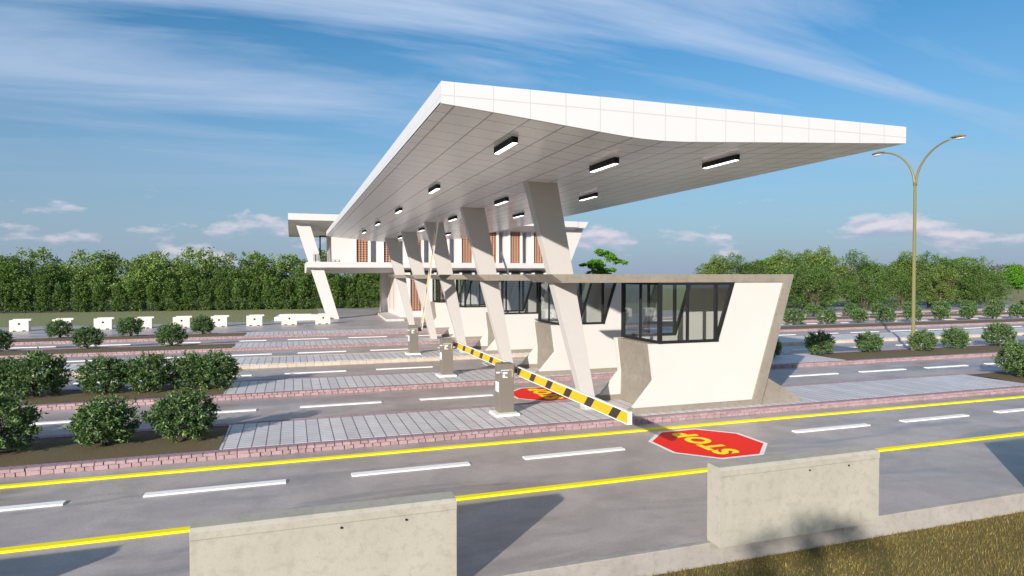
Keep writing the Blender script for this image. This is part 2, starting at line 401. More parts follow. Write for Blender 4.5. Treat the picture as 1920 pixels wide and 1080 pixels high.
# ------------------------------------------------------------------ toll booths
def make_booth():
    t=thing('toll_booth',(0,12.55,0))
    W=1.80
    fr=MB()
    fr.prism([(5.150,3.222),(5.398,3.046),(5.40,3.035),(11.19,3.035),(10.310,.25),(7.13,.25),(7.02,.2),(7.08,.121),(10.56,.121),(11.497,3.222)],0,.16,'xz')
    fr.build('front_frame',M['greige'],t,bevel=.004)
    fr=MB()
    fr.prism([(5.150,3.222),(5.398,3.046),(5.40,3.035),(11.19,3.035),(10.310,.25),(7.13,.25),(7.02,.2),(7.08,.121),(10.56,.121),(11.497,3.222)],W-.16,W,'xz')
    fr.build('back_frame',M['greige'],t)
    mb=MB(); mb.prism([(5.152,3.220),(5.40,3.037),(11.44,3.037),(11.494,3.220)],.155,W-.155,'xz'); mb.build('roof_slab',M['greige'],t)
    outline=[(7.55,1.655),(7.66,.83),(7.14,.248),(10.306,.248),(11.186,3.033),(9.775,3.033),(9.32,1.655)]
    for nm,a,b in (('side_panel',.03,.15),('side_panel',W-.15,W-.03)):
        mb=MB(); mb.prism(outline,a,b,'xz'); mb.build(nm,M['stucco'],t,bevel=.003)
    mb=MB(); mb.prism([(7.68,.121),(7.70,.83),(7.60,1.60),(7.60,1.652),(7.95,1.652),(7.95,.121)],.152,W-.152,'xz'); mb.build('end_wall',M['greige'],t)
    mb=MB(); mb.prism([(10.25,.14),(10.44,.14),(11.38,3.034),(11.19,3.034)],.155,W-.155,'xz'); mb.build('rear_wall',M['stucco'],t)
    mb=MB(); mb.box(7.96,10.24,.152,W-.152,.121,.30); mb.build('floor',M['floor_in'],t)
    mb=MB(); mb.box(7.96,8.45,.30,W-.30,.98,1.03); mb.box(7.97,8.02,.30,W-.3,.3,.98); mb.build('counter',M['inside'],t)
    mb=MB(); mb.box(7.86,11.1,.16,W-.16,3.018,3.034); mb.build('bounce_ceiling',M['inside'],t)  # white lining added under the slab to lighten the dim booth inside
    # buttress on the road side
    mb=MB(); mb.prism([(10.60,.121),(10.785,.74),(11.88,.121)],.06,W-.06,'xz'); mb.build('buttress',M['greige'],t)
    # end window
    w=thing('window',(0,0,0)); w.parent=t
    del_keys=[]
    mb=MB(); a,b=.02,W-.02; z0,z1=1.656,3.034; xw=7.77
    mb.box(xw,xw+.07,a,b,z0,z0+.06); mb.box(xw,xw+.07,a,b,z1-.055,z1-.001)
    mb.box(xw-.002,xw+.08,a-.004,a+.085,z0-.002,z1); mb.box(xw-.002,xw+.08,b-.085,b+.004,z0-.002,z1); mb.box(xw+.01,xw+.06,(a+b)/2-.022,(a+b)/2+.022,z0+.06,z1-.055)
    mb.build('window_frame',M['black'],w)
    mb=MB(); mb.box(xw+.03,xw+.038,a+.085,b-.085,z0+.06,z1-.055); mb.build('pane',M['glass'],w)
    for yy in (.018,W-.088):
        w=thing('window',(0,0,0)); w.parent=t
        mb=MB(); y0,y1=yy,yy+.07
        mb.box(xw+.08,9.36,y0,y1,z0,z0+.062); mb.box(xw+.08,9.72,y0,y1,z1-.055,z1-.001)
        mb.box(9.255,9.325,y0+.002,y1-.002,z0+.06,z1-.055); mb.box(8.50,8.555,y0+.008,y1-.008,z0+.06,z1-.055)
        mb.prism([(9.27,z0-.001),(9.335,z0-.001),(9.79,z1-.002),(9.71,z1-.002)],y0-.003,y1+.003,'xz')
        mb.build('window_frame',M['black'],w)
        mb=MB(); m_=(y0+y1)/2; mb.prism([(xw+.08,z0+.06),(9.32,z0+.06),(9.74,z1-.055),(xw+.08,z1-.055)],m_-.004,m_+.004,'xz'); mb.build('pane',M['glass'],w)
    return t
bl=['white faceted toll booth nearest the camera, black corner window and grey frame','second toll booth from the camera, behind the first slanted column','third toll booth from the camera, between the second and third columns','fourth toll booth from the camera, window half hidden by a column','farthest toll booth of the row, near the brick grille building']
booth=make_booth()
for k in range(5):
    b=booth if k==0 else copy_tree(booth)
    b.location=(0,12.55+P*k,0); tag(b,bl[k],'toll booth','toll booths standing on the traffic islands')

# ------------------------------------------------------------------ barrier machines
def machine(name,label,loc,group='boom barrier machines'):
    t=thing(name,loc,label,'barrier gate',group)
    mb=MB(); mb.box(-.12,.42,-.20,.34,0,.045); mb.build('base_plate',M['wpaint'],t,bevel=.008)
    mb=MB(); mb.box(0,.35,0,.31,.045,1.12); b=mb.build('cabinet',M['machine'],t,bevel=.008)
    mb=MB()
    for q in ((.045,.235,.975,.981),(.045,.051,.92,.981),(.30,.306,.83,.99),(.045,.306,.984,.990)): mb.box(q[0],q[1],-.004,.004,q[2],q[3])
    mb.build('panel_outline',M['wpaint'],t)
    mb=MB(); mb.box(.085,.19,-.016,.002,.905,.94); mb.box(.085,.135,-.016,.002,.82,.885); mb.box(.145,.19,-.016,.002,.815,.835); mb.build('control_panel',M['wpaint'],t)
    mb=MB(); mb.box(-.012,.002,.03,.22,.50,.72); mb.build('side_plate',M['wpaint'],t)
    mb=MB(); mb.box(-.06,.012,-.03,.02,.925,.955); mb.build('antenna_stub',M['wpaint'],t)
    return t
def arm(t,ang,flip=1,L=5.15):
    """boom in the cabinet's YZ plane; ang 0 = level towards -Y"""
    a=thing('boom_arm',(.52,.30,.915)); a.parent=t; a.rotation_euler=(-ang if flip==1 else ang,0,0)
    s=-1 if flip==1 else 1
    mb=MB(); ys=sorted((s*.12,s*L)); mb.box(-.018,.018,ys[0],ys[1],-.085,.085); mb.build('striped_board',M['stripe'],a)
    mb=MB(); mb.box(-.026,.026,ys[0]-.01,ys[1]+.01,.086,.104); mb.box(-.026,.026,ys[0],ys[1],-.100,-.086); e=s*L; mb.box(-.026,.026,min(e,e+s*.04),max(e,e+s*.04),-.088,.104); e=s*.12; mb.box(-.026,.026,min(e,e-s*.07),max(e,e-s*.07),-.088,.104)
    mb.build('edge_strip',M['armwhite'],a)
    mb=MB(); mb.tube([(-.19,0,0),(.02,0,0)],[.055,.055],16); mb.box(-.03,.03,min(0,s*.1),max(0,s*.1),-.05,.05); mb.build('pivot',M['machine'],a)
    mb=MB(); mb.box(-.14,-.06,-.06,.0,.03,.10); mb.build('reflector',M['orange'],a)
    mb=MB(); mb.box(-.15,-.03,-.02,.05,.115,.135); mb.build('warning_strip',M['lime'],a)
    return a
m1=machine('boom_barrier','grey barrier machine nearest the camera, striped arm lowered across the road',(4.283,13.45,.121)); arm(m1,0)
m2=machine('boom_barrier','grey barrier machine on the second island, striped arm lowered',(4.283,13.45+P,.121)); arm(m2,0)
m3=machine('boom_barrier','grey barrier machine on the third island, arm raised nearly upright',(4.283,13.45+2*P,.121)); arm(m3,R(52.5))
m4=machine('boom_barrier','barrier machine hidden behind the last booth, orange arm tip raised above its roof',(12.2,35.45,.121)); arm(m4,R(44),-1)

# ------------------------------------------------------------------ double-armed street lamp
t=thing('street_lamp',(24.04,19.6,.10),'tall olive double-armed street lamp rising behind the bushes on the right','street lamp')
mb=MB(); mb.tube([(0,0,0),(0,0,.35),(0,0,.36),(0,0,6.9)],[.10,.10,.075,.055],14); mb.build('pole',M['pole'],t,smooth=True)
for s in (-1,1):
    # left arm of the picture runs away (+Y), right arm towards the camera (-Y)
    pts=[]; 
    for i in range(15):
        a=i/14*math.pi/2*.92; pts.append((0,s*(.03+1.72*(1-math.cos(a))),6.75+1.62*math.sin(a)))
    mb=MB(); mb.tube(pts,[.048-.018*i/14 for i in range(15)],10); ar=mb.build('lamp_arm',M['pole'],t,smooth=True)
    e=pts[-1]
    hd=MB(); hs=[(0,.035,.035),(.08,.07,.06),(.2,.10,.075),(.38,.115,.07),(.52,.09,.05),(.58,.03,.02)]
    n=12; vs=[]
    for (d,w,h) in hs:
        for q in range(n):
            an=q/n*2*math.pi; vs.append((math.cos(an)*w,e[1]-s*.05+s*d,e[2]+.03+math.sin(an)*h+(0 if math.sin(an)>0 else h*.5)-.02*d*2))
    fs=[tuple(range(n)),tuple(range(len(vs)-n,len(vs)))]
    for i in range(len(hs)-1):
        for q in range(n): fs.append((i*n+q,i*n+(q+1)%n,(i+1)*n+(q+1)%n,(i+1)*n+q))
    hd.add(vs,fs); h=hd.build('lamp_head',M['pole'],t,smooth=True)
    ln=MB(); vs=[]; hs=[(.16,.03,.012),(.24,.075,.05),(.36,.085,.06),(.47,.07,.045),(.54,.02,.01)]
    for (d,w,hh) in hs:
        for q in range(n):
            an=q/n*2*math.pi; vs.append((math.cos(an)*w,e[1]-s*.05+s*d,e[2]-.02+(math.sin(an)*hh if math.sin(an)<0 else .0)-.02*d*2))
    fs=[tuple(range(n)),tuple(range(len(vs)-n,len(vs)))]
    for i in range(len(hs)-1):
        for q in range(n): fs.append((i*n+q,i*n+(q+1)%n,(i+1)*n+(q+1)%n,(i+1)*n+q))
    ln.add(vs,fs); ln.build('lens',M['lens'],h,smooth=True)

# ------------------------------------------------------------------ white water-filled barriers
wb=None
for k in range(9):
    x=[-15.25,-13.17,-11.1,-9.0,-6.93,-4.83,-2.78,-.70,1.39][k]
    if wb is None:
        wb=thing('water_barrier',(0,0,0))
        mb=MB(); mb.prism([(0,0),(.16,0),(.16,.05),(.34,.05),(.34,0),(.62,0),(.62,.05),(.80,.05),(.80,0),(.93,0),(.93,.60),(1.05,.60),(1.05,.70),(.18,.70),(.18,.64),(.0,.64)],0,.34,'xz')
        mb.build('barrier_body',M['wplastic'],wb,bevel=.012)
        mb=MB(); mb.tube([(.47,-.012,.42),(.47,.05,.42)],[.06,.06],14); mb.build('forklift_hole',M['dark'],wb)
        t=wb
    else: t=copy_tree(wb)
    t.location=(x,43.7,0); t.rotation_euler=(0,0,R([0,2,-1,1,0,-2,1,0,1][k]))
    tag(t,f'white plastic water barrier, {ORD[k]} from the left in the row before the lawn','water barrier','white barriers in a row before the lawn')

# ------------------------------------------------------------------ far two-storey building
B=thing('gate_building',(0,48.3,0),'white two-storey building with terracotta brick grilles and slanted legs behind the canopy','building')
def part(mb,name,mat,parent=B,**k):
    mb.v=[(x,y-48.3,z) for x,y,z in mb.v]; return mb.build(name,mat,parent,**k)
mb=MB(); mb.prism([(47.9,7.56),(47.9,7.10),(50.6,6.52),(59,6.52),(59.4,7.56)],-.29,22.0,'yz'); mb2=mb
# right end of the roof slants inwards
o=part(mb,'roof',M['white'])
mb=MB(); mb.prism([(22.002,7.555),(22.96,7.555),(22.66,7.06),(22.002,7.06)],47.95,59,'xz'); part(mb,'roof_end',M['white'])
mb=MB(); mb.prism([(48.3,4.16),(48.3,3.76),(50.6,3.38),(57,3.38),(57,4.16)],.95,20.1,'yz'); part(mb,'floor_slab',M['white'])
# upper walls
mb=MB(); mb.box(2.74,4.36,49.5,57,4.161,6.9); part(mb,'upper_wall',M['white'])
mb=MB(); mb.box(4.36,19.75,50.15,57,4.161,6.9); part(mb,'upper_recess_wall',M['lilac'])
def lattice(w,h,nx,nz):
    mb=MB(); bw=w/nx; bh=h/nz
    for i in range(nx+1):
        x=i*bw; mb.box(x-.034 if i else 0,x+.034 if i<nx else w,.0,.12,0,h)
    for j in range(nz+1):
        z=j*bh; mb.box(0.0,w,.004,.116,max(0,z-.031),min(h,z+.031))
    return mb
lat_u=lattice(.87,2.85,4,16).mesh('grille',M['brick']); lat_g=lattice(.87,2.60,4,14).mesh('grille',M['brick']); lat_s=lattice(.55,2.6,2,14).mesh('grille',M['brick'])
back=MB(); back.box(0,.87,.16,.2,0,2.86); back=back.mesh('grille_back',M['dark'])  # dark sheet paints the shade seen through the grille openings
def grille(mesh,x,y,z,rz=0,bk=True):
    g=bpy.data.objects.new('brick_grille',mesh); COL.objects.link(g); g.parent=B; g.location=(x,y-48.3,z); g.rotation_euler=(0,0,rz)
    if bk:
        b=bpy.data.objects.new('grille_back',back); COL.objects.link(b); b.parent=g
for k in range(8):
    x=4.53+2.03*k
    grille(lat_u,x,49.56,4.17)
    mb=MB(); mb.box(x-.17,x-.002,49.44,50.15,4.161,7.0); part(mb,'upright_fin',M['trim'])
    mb=MB(); mb.box(x+.872,x+1.04,49.44,50.15,4.161,7.0); part(mb,'upright_fin',M['trim'])
    if k<7:
        mb=MB(); mb.box(x+1.50,x+1.855,49.62,50.15,4.161,6.75); part(mb,'wall_panel',M['white'])
# ground floor
mb=MB(); mb.box(7.44,8.35,49.0,55,0.0,3.40); part(mb,'ground_wall',M['white'])
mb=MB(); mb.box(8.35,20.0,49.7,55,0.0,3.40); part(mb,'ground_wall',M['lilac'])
for k in range(2,8):
    x=4.53+2.03*k-.1
    grille(lat_g,x,49.05,.46)
    mb=MB(); mb.box(x-.14,x-.002,48.95,49.7,.0,3.40); part(mb,'upright_fin',M['trim'])
    mb=MB(); mb.box(x+.872,x+1.02,48.95,49.7,.0,3.40); part(mb,'upright_fin',M['trim'])
    mb=MB(); mb.box(x,x+.87,48.98,49.7,0,.455); part(mb,'plinth_wall',M['white'])
    mb=MB(); mb.box(x+1.45,x+1.86,49.25,49.7,.0,3.3); part(mb,'wall_panel',M['white'])
for y in (50.2,52.2):
    g=bpy.data.objects.new('brick_grille',lat_s); COL.objects.link(g); g.parent=B; g.location=(7.435,y-48.3+.6,.5); g.rotation_euler=(0,0,R(-90))
mb=MB(); mb.box(6.95,7.435,54.0,55,0.0,3.40); part(mb,'pier',M['white'])
# slanted legs
mb=MB(); mb.prism([(.14,7.2),(1.10,7.2),(3.21,0.0),(2.37,0.0)],48.75,49.25,'xz'); part(mb,'slanted_leg',M['white'])
mb=MB(); mb.prism([(21.4,7.06),(22.88,7.06),(20.6,1.5),(20.0,0.0),(19.2,0)],48.75,49.3,'xz'); part(mb,'slanted_leg',M['white'])
# balcony
mb=MB(); mb.box(1.9,2.0,50.2,50.3,4.17,6.15); mb.box(1.9,2.7,50.2,50.3,6.08,6.16); part(mb,'door_frame',M['black'])
rl=MB()
for z in (4.30,4.40,4.50,4.60,4.72): rl.box(1.45,2.45,48.62,48.64,z-.01,z+.01)
for x in (1.45,1.8,2.12,2.44): rl.box(x-.012,x+.012,48.60,48.66,4.16,4.73)
part(rl,'balcony_railing',M['rail'])
mb=MB(); 
for x in (2.45,2.55,2.65): mb.box(x-.02,x+.02,50.4,50.5,4.17,6.7)
part(mb,'window_bar',M['brick'])
# steps of the building
mb=MB(); mb.prism([(6.1,44.9),(7.35,44.9),(7.35,48.9),(7.43,54.),(6.55,54.0)],0,.15,'xy'); t_=mb.build('entrance_platform',M['steps']); t_['kind']='structure'
# low stone planter left of the building
pl=thing('stone_planter',(0,48.2,0),'low white stone planter bed on the lawn beside the left building leg','planter')
mb=MB(); mb.prism([(-1.25,-.1),(2.35,-.1),(2.5,3.2),(-1.0,3.2)],-.02,.24,'xy'); mb.build('planter_wall',M['wpaint'],pl,bevel=.02)
mb=MB(); mb.box(-.2,2.1,.5,2.5,.2,.262); mb.build('planting_bed',M['lawn'],pl)
for i in range(3):
    mb=MB(); mb.box(-.95,1.9-.3*i,.35+.9*i,.75+.9*i,.24,.30); mb.build('stone_slab',M['wpaint'],pl)

# ------------------------------------------------------------------ foliage
def leaf(mb,p,d,L,W,rnd):
    d=Vector(d).normalized(); s=d.cross(Vector((rnd.uniform(-1,1),rnd.uniform(-1,1),rnd.uniform(-1,1)))).normalized()
    if s.length<.1: s=Vector((1,0,0))
    p=Vector(p); a=p; b=p+d*L*.45+s*W/2; c=p+d*L; e=p+d*L*.45-s*W/2
    o=len(mb.v); mb.v+=[tuple(a),tuple(b),tuple(c),tuple(e)]; mb.f.append((o,o+1,o+2,o+3)); mb.mi.append(0)
def rdir(r):
    while 1:
        v=Vector((r.uniform(-1,1),r.uniform(-1,1),r.uniform(-1,1)))
        if .1<v.length<1: return v.normalized()
def bush_mesh(seed,n=330,per=20,w=.53,h=.98,L=.085,W=.030,mat='bush',wild=.12,low=.0):
    r=random.Random(seed); mb=MB(); mb.flat=True
    st=MB()
    lob=[(rdir(r),r.uniform(.80,1.16)) for _ in range(9)]
    for i in range(n):
        d=rdir(r); 
        if d.z<-.85: d.z*=-.5; d.normalize()
        k=1.; 
        for l,s in lob:
            q=max(0,d.dot(l)); k+= (s-1)*q**4
        rad=k*(r.random()**.30)
        c=Vector((d.x*w*rad,d.y*w*rad,h*.46+d.z*h*.46*rad))
        if c.z<.06: c.z=.06+r.random()*.05
        out=Vector((d.x,d.y,d.z*.6+.55)).normalized()
        tl=r.uniform(.06,.17)*(1+wild)
        for j in range(per):
            t=j/per; p=c+out*tl*t+rdir(r)*.028
            leaf(mb,p,(out*.6+rdir(r)).normalized(),L*r.uniform(.7,1.2),W*r.uniform(.8,1.2),r)
    for i in range(14):
        d=rdir(r); e=Vector((d.x*w*.75,d.y*w*.75,h*(.5+.35*abs(d.z)))); st.tube([(d.x*.03,d.y*.03,0),(e.x*.45,e.y*.45,e.z*.6),tuple(e)],[.014,.010,.004],5)
    return mb.mesh('foliage',M[mat]),st.mesh('stems',M['stem'])
BM=[bush_mesh(11),bush_mesh(23,w=.50,h=.94),bush_mesh(37,w=.56,h=1.0)]
BF=[bush_mesh(51,n=150,per=16,L=.12,W=.05),bush_mesh(52,n=150,per=16,L=.12,W=.05,w=.5)]
def plant(name,meshes,loc,rz,sc,label,cat,group,parts=('foliage','stems')):
    t=thing(name,loc,label,cat,group,rz); t.scale=sc if hasattr(sc,'__len__') else (sc,)*3
    for nm,me in zip(parts,meshes):
        o=bpy.data.objects.new(nm,me); COL.objects.link(o); o.parent=t
    return t
rb=random.Random(5)
rows=[('on the front island left of the paving',[(-7.4,13.3,1),(-6.1,13.4,1.),(-4.85,13.2,1.05),(-3.25,13.35,.95),(-1.95,13.4,1.0)],BM),
 ('on the second island left of the paving',[(-9.6,19.3,1),(-8.2,19.2,1.05),(-6.95,19.4,1),(-6.15,19.2,1.1),(-4.65,19.25,.98),(-3.6,19.15,.97),(-2.62,19.3,1.0),(-2.0,19.15,1.05)],BM),
 ('on the fourth island left of the paving',[(-14.4,31.5,1),(-11.4,31.5,.95),(-8.25,31.5,.93),(-5.05,31.4,.95)],BM),
 ('on the farthest island left of the paving',[(-16.,37.2,1),(-10.9,37.2,.95),(-7.8,37.1,.95),(-4.5,37.3,.95)],BM),
 ('on the second island right of the booths',[(16.9,19.7,.8),(19.4,19.8,.88),(21.85,19.75,.88),(24.25,19.35,.9),(26.5,19.65,.9),(29.2,19.7,.95),(31.8,19.7,.95)],BM),
 ('on the front island at the right edge of view',[(20.75,13.35,1.05),(22.9,13.4,1)],BM),
 ('in the fourth island row on the far right',[(29.7,32.4,1.0),(32.1,32.2,.95),(34.7,32.2,1),(37.2,32.3,.98),(39.5,32.2,.98),(42.1,32.3,1),(44.9,32.4,.97),(47.2,32.3,1),(49.6,32.2,1),(52,32.2,1)],BF),
 ('in the farthest row on the right beneath the trees',[(33.6,38.2,.95),(36.8,38.2,.95),(40.2,38.0,1),(43.2,38.3,.95),(46.5,38.2,1),(49.8,38.1,1),(53.,38.2,1),(56.2,38.2,1),(59.4,38,1)],BF)]
for where,lst,ms in rows:
    for i,(x,y,s) in enumerate(lst):
        s2=s*rb.uniform(.96,1.04)
        plant('bush',ms[rb.randrange(len(ms))],(x,y,.11),rb.uniform(0,6.28),(s2*1.0,s2*1.0,s2*rb.uniform(.95,1.03)),
              f'round bush {where}, {ORD[i]} from the left','bush','bushes planted along the traffic islands')

def tree_mesh(seed,H=5.5,w=1.6,base=.9,mat='tree',nclump=260,per=26,L=.17,W=.07,stems=5,shape='cone',spread=.30,clump=.26):
    r=random.Random(seed); mb=MB(); mb.flat=True; tr=MB(); tops=[]
    for i in range(stems):
        a=r.uniform(0,6.28); rr=w*r.uniform(.2,.6); h=H*r.uniform(.55,.9); p0=(math.cos(a)*.08,math.sin(a)*.08,0)
        m=(math.cos(a)*rr*.35,math.sin(a)*rr*.35,h*.4); e=(math.cos(a)*rr,math.sin(a)*rr,h)
        tr.tube([p0,m,((m[0]+e[0])/2+r.uniform(-.1,.1),(m[1]+e[1])/2,(m[2]+e[2])/2),e],[.05,.035,.022,.010],6); tops.append(e)
        for q in range(4):
            b=r.uniform(0,6.28); z0=h*r.uniform(.3,.7); f=z0/h; s0=(e[0]*f,e[1]*f,z0); e2=(s0[0]+math.cos(b)*w*.5,s0[1]+math.sin(b)*w*.5,z0+H*.2)
            tr.tube([s0,((s0[0]+e2[0])/2,(s0[1]+e2[1])/2,z0+H*.07),e2],[.02,.013,.005],5)
    lobes=[(r.uniform(-.6,.6)*w,r.uniform(-.6,.6)*w,r.uniform(.28,.88)*H,r.uniform(.25,.48)*w) for _ in range(11)]
    pads=[(0,0,H*.93,w*.38)]+[(math.cos(a_)*w*q_,math.sin(a_)*w*q_,H*z_,w*r.uniform(.24,.38)) for a_,q_,z_ in [(r.uniform(0,6.28),r.uniform(.25,.85),r.uniform(.55,.9)) for _ in range(13)]]
    pads=[(x_,y_,min(z_,H*(.96-.22*math.hypot(x_,y_)/w)),l_) for x_,y_,z_,l_ in pads]
    for i in range(nclump):
        if shape=='cone':
            if r.random()<.72:
                lx,ly,lz,lr=r.choice(lobes); d=rdir(r)*lr*(r.random()**.4); c=Vector((lx+d.x,ly+d.y,lz+d.z*1.2))
            else:
                t=r.random(); z=base+(H-base)*t; rad=w*math.sin(math.pi*min(1,(.15+t*.80)))*(.95-.15*t)
                a=r.uniform(0,6.28); q=rad*(r.random()**.5); c=Vector((math.cos(a)*q,math.sin(a)*q,z))
            c.z=min(c.z,H)
        elif shape=='layer':
            lx,ly,lz,lr=pads[i%len(pads)]; a=r.uniform(0,6.28); q=lr*(r.random()**.5); c=Vector((lx+math.cos(a)*q,ly+math.sin(a)*q,lz+lr*.28*(1-(q/lr)**2)+r.uniform(-.05,.05)))
        else: # hedge column, leafy to the ground
            t=r.random(); z=base+(H-base)*t; rad=w*(1-abs(t-.45)**2.2*1.5)*r.uniform(.85,1.1); a=r.uniform(0,6.28); q=rad*(r.random()**.35); c=Vector((math.cos(a)*q,math.sin(a)*q,z))
        out=(Vector((c.x,c.y,(c.z-H*.45)*.6+.2))).normalized() if c.length>0 else Vector((0,0,1))
        for j in range(per):
            p=c+rdir(r)*clump*(r.random()**.6)*(Vector((1,1,.45)).x)
            if shape=='layer': p.z=c.z+(p.z-c.z)*.35
            if p.z<.03: p.z=.03
            leaf(mb,p,(out*.5+rdir(r)),L*r.uniform(.7,1.2),W*r.uniform(.8,1.2),r)
    return mb.mesh('crown',M[mat]),tr.mesh('trunk',M['bark'])
TP=('crown','trunk')
TM=[tree_mesh(1,5.6,2.3,.6,nclump=520,stems=10,clump=.34),tree_mesh(2,5.9,2.0,.7,'belt2',nclump=480,stems=9,clump=.32),tree_mesh(3,5.2,2.6,.5,stems=12,nclump=560,clump=.34)]
TL=[tree_mesh(8,5.3,2.2,1.8,'flat',210,30,.20,.12,3,'layer',clump=.26)]
HS=[tree_mesh(31,2.6,.75,.05,'hedge',190,24,.15,.07,2,'col',clump=.17),tree_mesh(32,2.4,.8,.05,'hedge',190,24,.15,.07,2,'col',clump=.17)]
TB=[tree_mesh(41,5.3,2.4,.8,'tallhedge',330,24,.24,.11,5,'cone',clump=.36),tree_mesh(42,5.2,2.6,.8,'tallhedge',330,24,.24,.11,5,'cone',clump=.36),tree_mesh(43,5.0,2.4,.8,'hedge',330,24,.22,.10,5,'cone',clump=.34)]
# left: clipped shrubs in front, taller belt behind
xs=[-27.5+1.42*i for i in range(34)]
for i,x in enumerate(xs):
    s=rb.uniform(.9,1.12)
    plant('hedge_shrub',HS[i%2],(x+rb.uniform(-.1,.1),66.2+(x+27)*-.05+rb.uniform(-.15,.15),0),rb.uniform(0,6.28),(s*.93,s*.93,s),
      f'upright shrub at the foot of the tree belt, {ORD[i] if i<30 else "thirty-"+ORD[i-30]} from the left','shrub','shrubs along the front of the tree belt',TP)
i=0
for row,(yy,n,x0,dx,hs) in enumerate(((69.6,14,-28,3.6,.86),(74.5,17,-34,3.4,1.06))):
    for j in range(n):
        x=x0+dx*j+rb.uniform(-.7,.7); s=hs*rb.uniform(.9,1.10); ms=TB[2] if (row==0 and rb.random()<.7) else TB[rb.randrange(2)]
        plant('tree',ms,(x,yy+rb.uniform(-.8,.8),0),rb.uniform(0,6.28),(s,s,s),
          f'bushy tree in the left belt\'s {"middle" if row==0 else "back"} row, {ORD[j]} from the left','tree','trees of the left belt',TP)
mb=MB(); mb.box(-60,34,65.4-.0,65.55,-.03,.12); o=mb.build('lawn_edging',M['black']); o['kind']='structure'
# right: loose trees behind the islands; x,y,scale,type
def wx(u,y,f=1206.2,):
    return y*(389.1+(u-960)*.9465)/(1141.5-(u-960)*.3226)
RT=[(1322,64,.80,0),(1345,60,.92,1),(1378,58,.98,0),(1420,58,.90,2),(1452,70,1.08,'L'),(1468,56,1.0,1),(1500,47,.90,0),(1512,54,.98,1),(1545,50,1.0,1),(1602,50,1.0,0),(1640,52,.80,2),(1655,60,.78,0),(1700,51,.96,1),(1742,49,.98,0),(1772,47,.92,2),(1800,58,1.02,'L'),(1812,48,.86,1),(1850,47,.70,2),(1900,56,.85,'L'),(1905,46,.62,'L'),(1530,44,.72,2),(1622,45,.66,0),(1690,44.5,.62,2),(1760,44,.70,1),(1830,44.5,.72,0)]
RT.sort(key=lambda q:q[0]); nL=nT=nF=0
for (u,y,s,k) in RT:
    ms=TL[0] if k=='L' else TM[k]; x=wx(u,y); wide=1.25 if k!='L' else 1.1
    if k=='L': lb=f'bright green layered tree on the right, {ORD[nL]} of its kind'; nL+=1; gr='bright layered trees on the right'
    elif y<46: lb=f'low bushy tree in front of the taller right trees, {ORD[nF]} from the booths'; nF+=1; gr='low trees in front on the right'
    else: lb=f'tall loose multi-stemmed tree on the right, {ORD[nT]} from the booths'; nT+=1; gr='trees beyond the road on the right'
    plant('tree',ms,(x,y,-.02),rb.uniform(0,6.28),(s*wide,s*wide,s),lb,'tree',gr,TP)
plant('tree',TL[0],(wx(1127,62),62,-.02),1.,(1.0,1.0,1.13),'lone bright green layered tree seen above the booth roofs, right of the canopy building','tree',None,TP)
# tree behind the camera whose shade falls on the right block and verge
plant('tree',tree_mesh(77,7.15,1.3,4.9,'tree',190,22,.15,.07,3,'cone',clump=.2),(-8.9,-8.9,-.27),0,1,'tree behind the viewpoint shading the grass verge and the right block','tree',None,TP)
# far wood, its haze put into the pale greyed leaf colour
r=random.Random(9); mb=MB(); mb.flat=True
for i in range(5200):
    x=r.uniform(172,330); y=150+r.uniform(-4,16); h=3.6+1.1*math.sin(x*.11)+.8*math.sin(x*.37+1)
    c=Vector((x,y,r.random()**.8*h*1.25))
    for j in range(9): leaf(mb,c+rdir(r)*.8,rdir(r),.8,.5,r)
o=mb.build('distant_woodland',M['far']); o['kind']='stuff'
# grass verge blades near the camera
r=random.Random(4); mb=MB(); mb.flat=True
for i in range(60000):
    x=r.uniform(1.5,11.5); y=r.uniform(3.6,6.44)
    h=r.uniform(.02,.05)*(1.4 if r.random()<.05 else 1); a=r.uniform(0,6.28); lx,ly=math.cos(a)*h*.7,math.sin(a)*h*.7; w=.004
    o=len(mb.v); mb.v+=[(x-w*math.sin(a),y+w*math.cos(a),-.272),(x+w*math.sin(a),y-w*math.cos(a),-.272),(x+lx,y+ly,-.27+h)]; mb.f.append((o,o+1,o+2)); mb.mi.append(0)
o=mb.build('grass',M['blade']); o['kind']='stuff'

# ------------------------------------------------------------------ sky, sun, camera
EL=17.4; AZ=45.  # sun stands behind the camera to the left: direction (-1,-1)
w=bpy.data.worlds.new('World'); scene.world=w; w.use_nodes=True; nt=w.node_tree; nt.nodes.clear()
def n(k,**kw):
    x=nt.nodes.new(k)
    for a,b in kw.items(): setattr(x,a,b)
    return x
L=nt.links.new
out=n('ShaderNodeOutputWorld'); bg=n('ShaderNodeBackground'); L(bg.outputs[0],out.inputs[0])
sky=n('ShaderNodeTexSky',sky_type='NISHITA'); sky.sun_disc=False; sky.sun_elevation=R(EL); sky.sun_rotation=R(225); sky.air_density=1.0; sky.dust_density=.6; sky.ozone_density=3.0; sky.altitude=0
hs=n('ShaderNodeHueSaturation'); hs.inputs['Saturation'].default_value=1.10; hs.inputs['Value'].default_value=.82; tn=n('ShaderNodeMix',data_type='RGBA',blend_type='MULTIPLY'); tn.inputs[0].default_value=1; L(sky.outputs[0],tn.inputs[6]); tn.inputs[7].default_value=(.66,.88,.93,1); L(tn.outputs[2],hs.inputs['Color'])
tc=n('ShaderNodeTexCoord'); sp=n('ShaderNodeSeparateXYZ'); L(tc.outputs['Generated'],sp.inputs[0])
def mth(op,a,b=None,c=None,cl=False):
    x=n('ShaderNodeMath',operation=op,use_clamp=cl)
    for i,v in enumerate((a,b,c)):
        if v is None: continue
        if hasattr(v,'links'): L(v,x.inputs[i])
        else: x.inputs[i].default_value=v
    return x.outputs[0]
zup=mth('MAXIMUM',sp.outputs[2],.015)
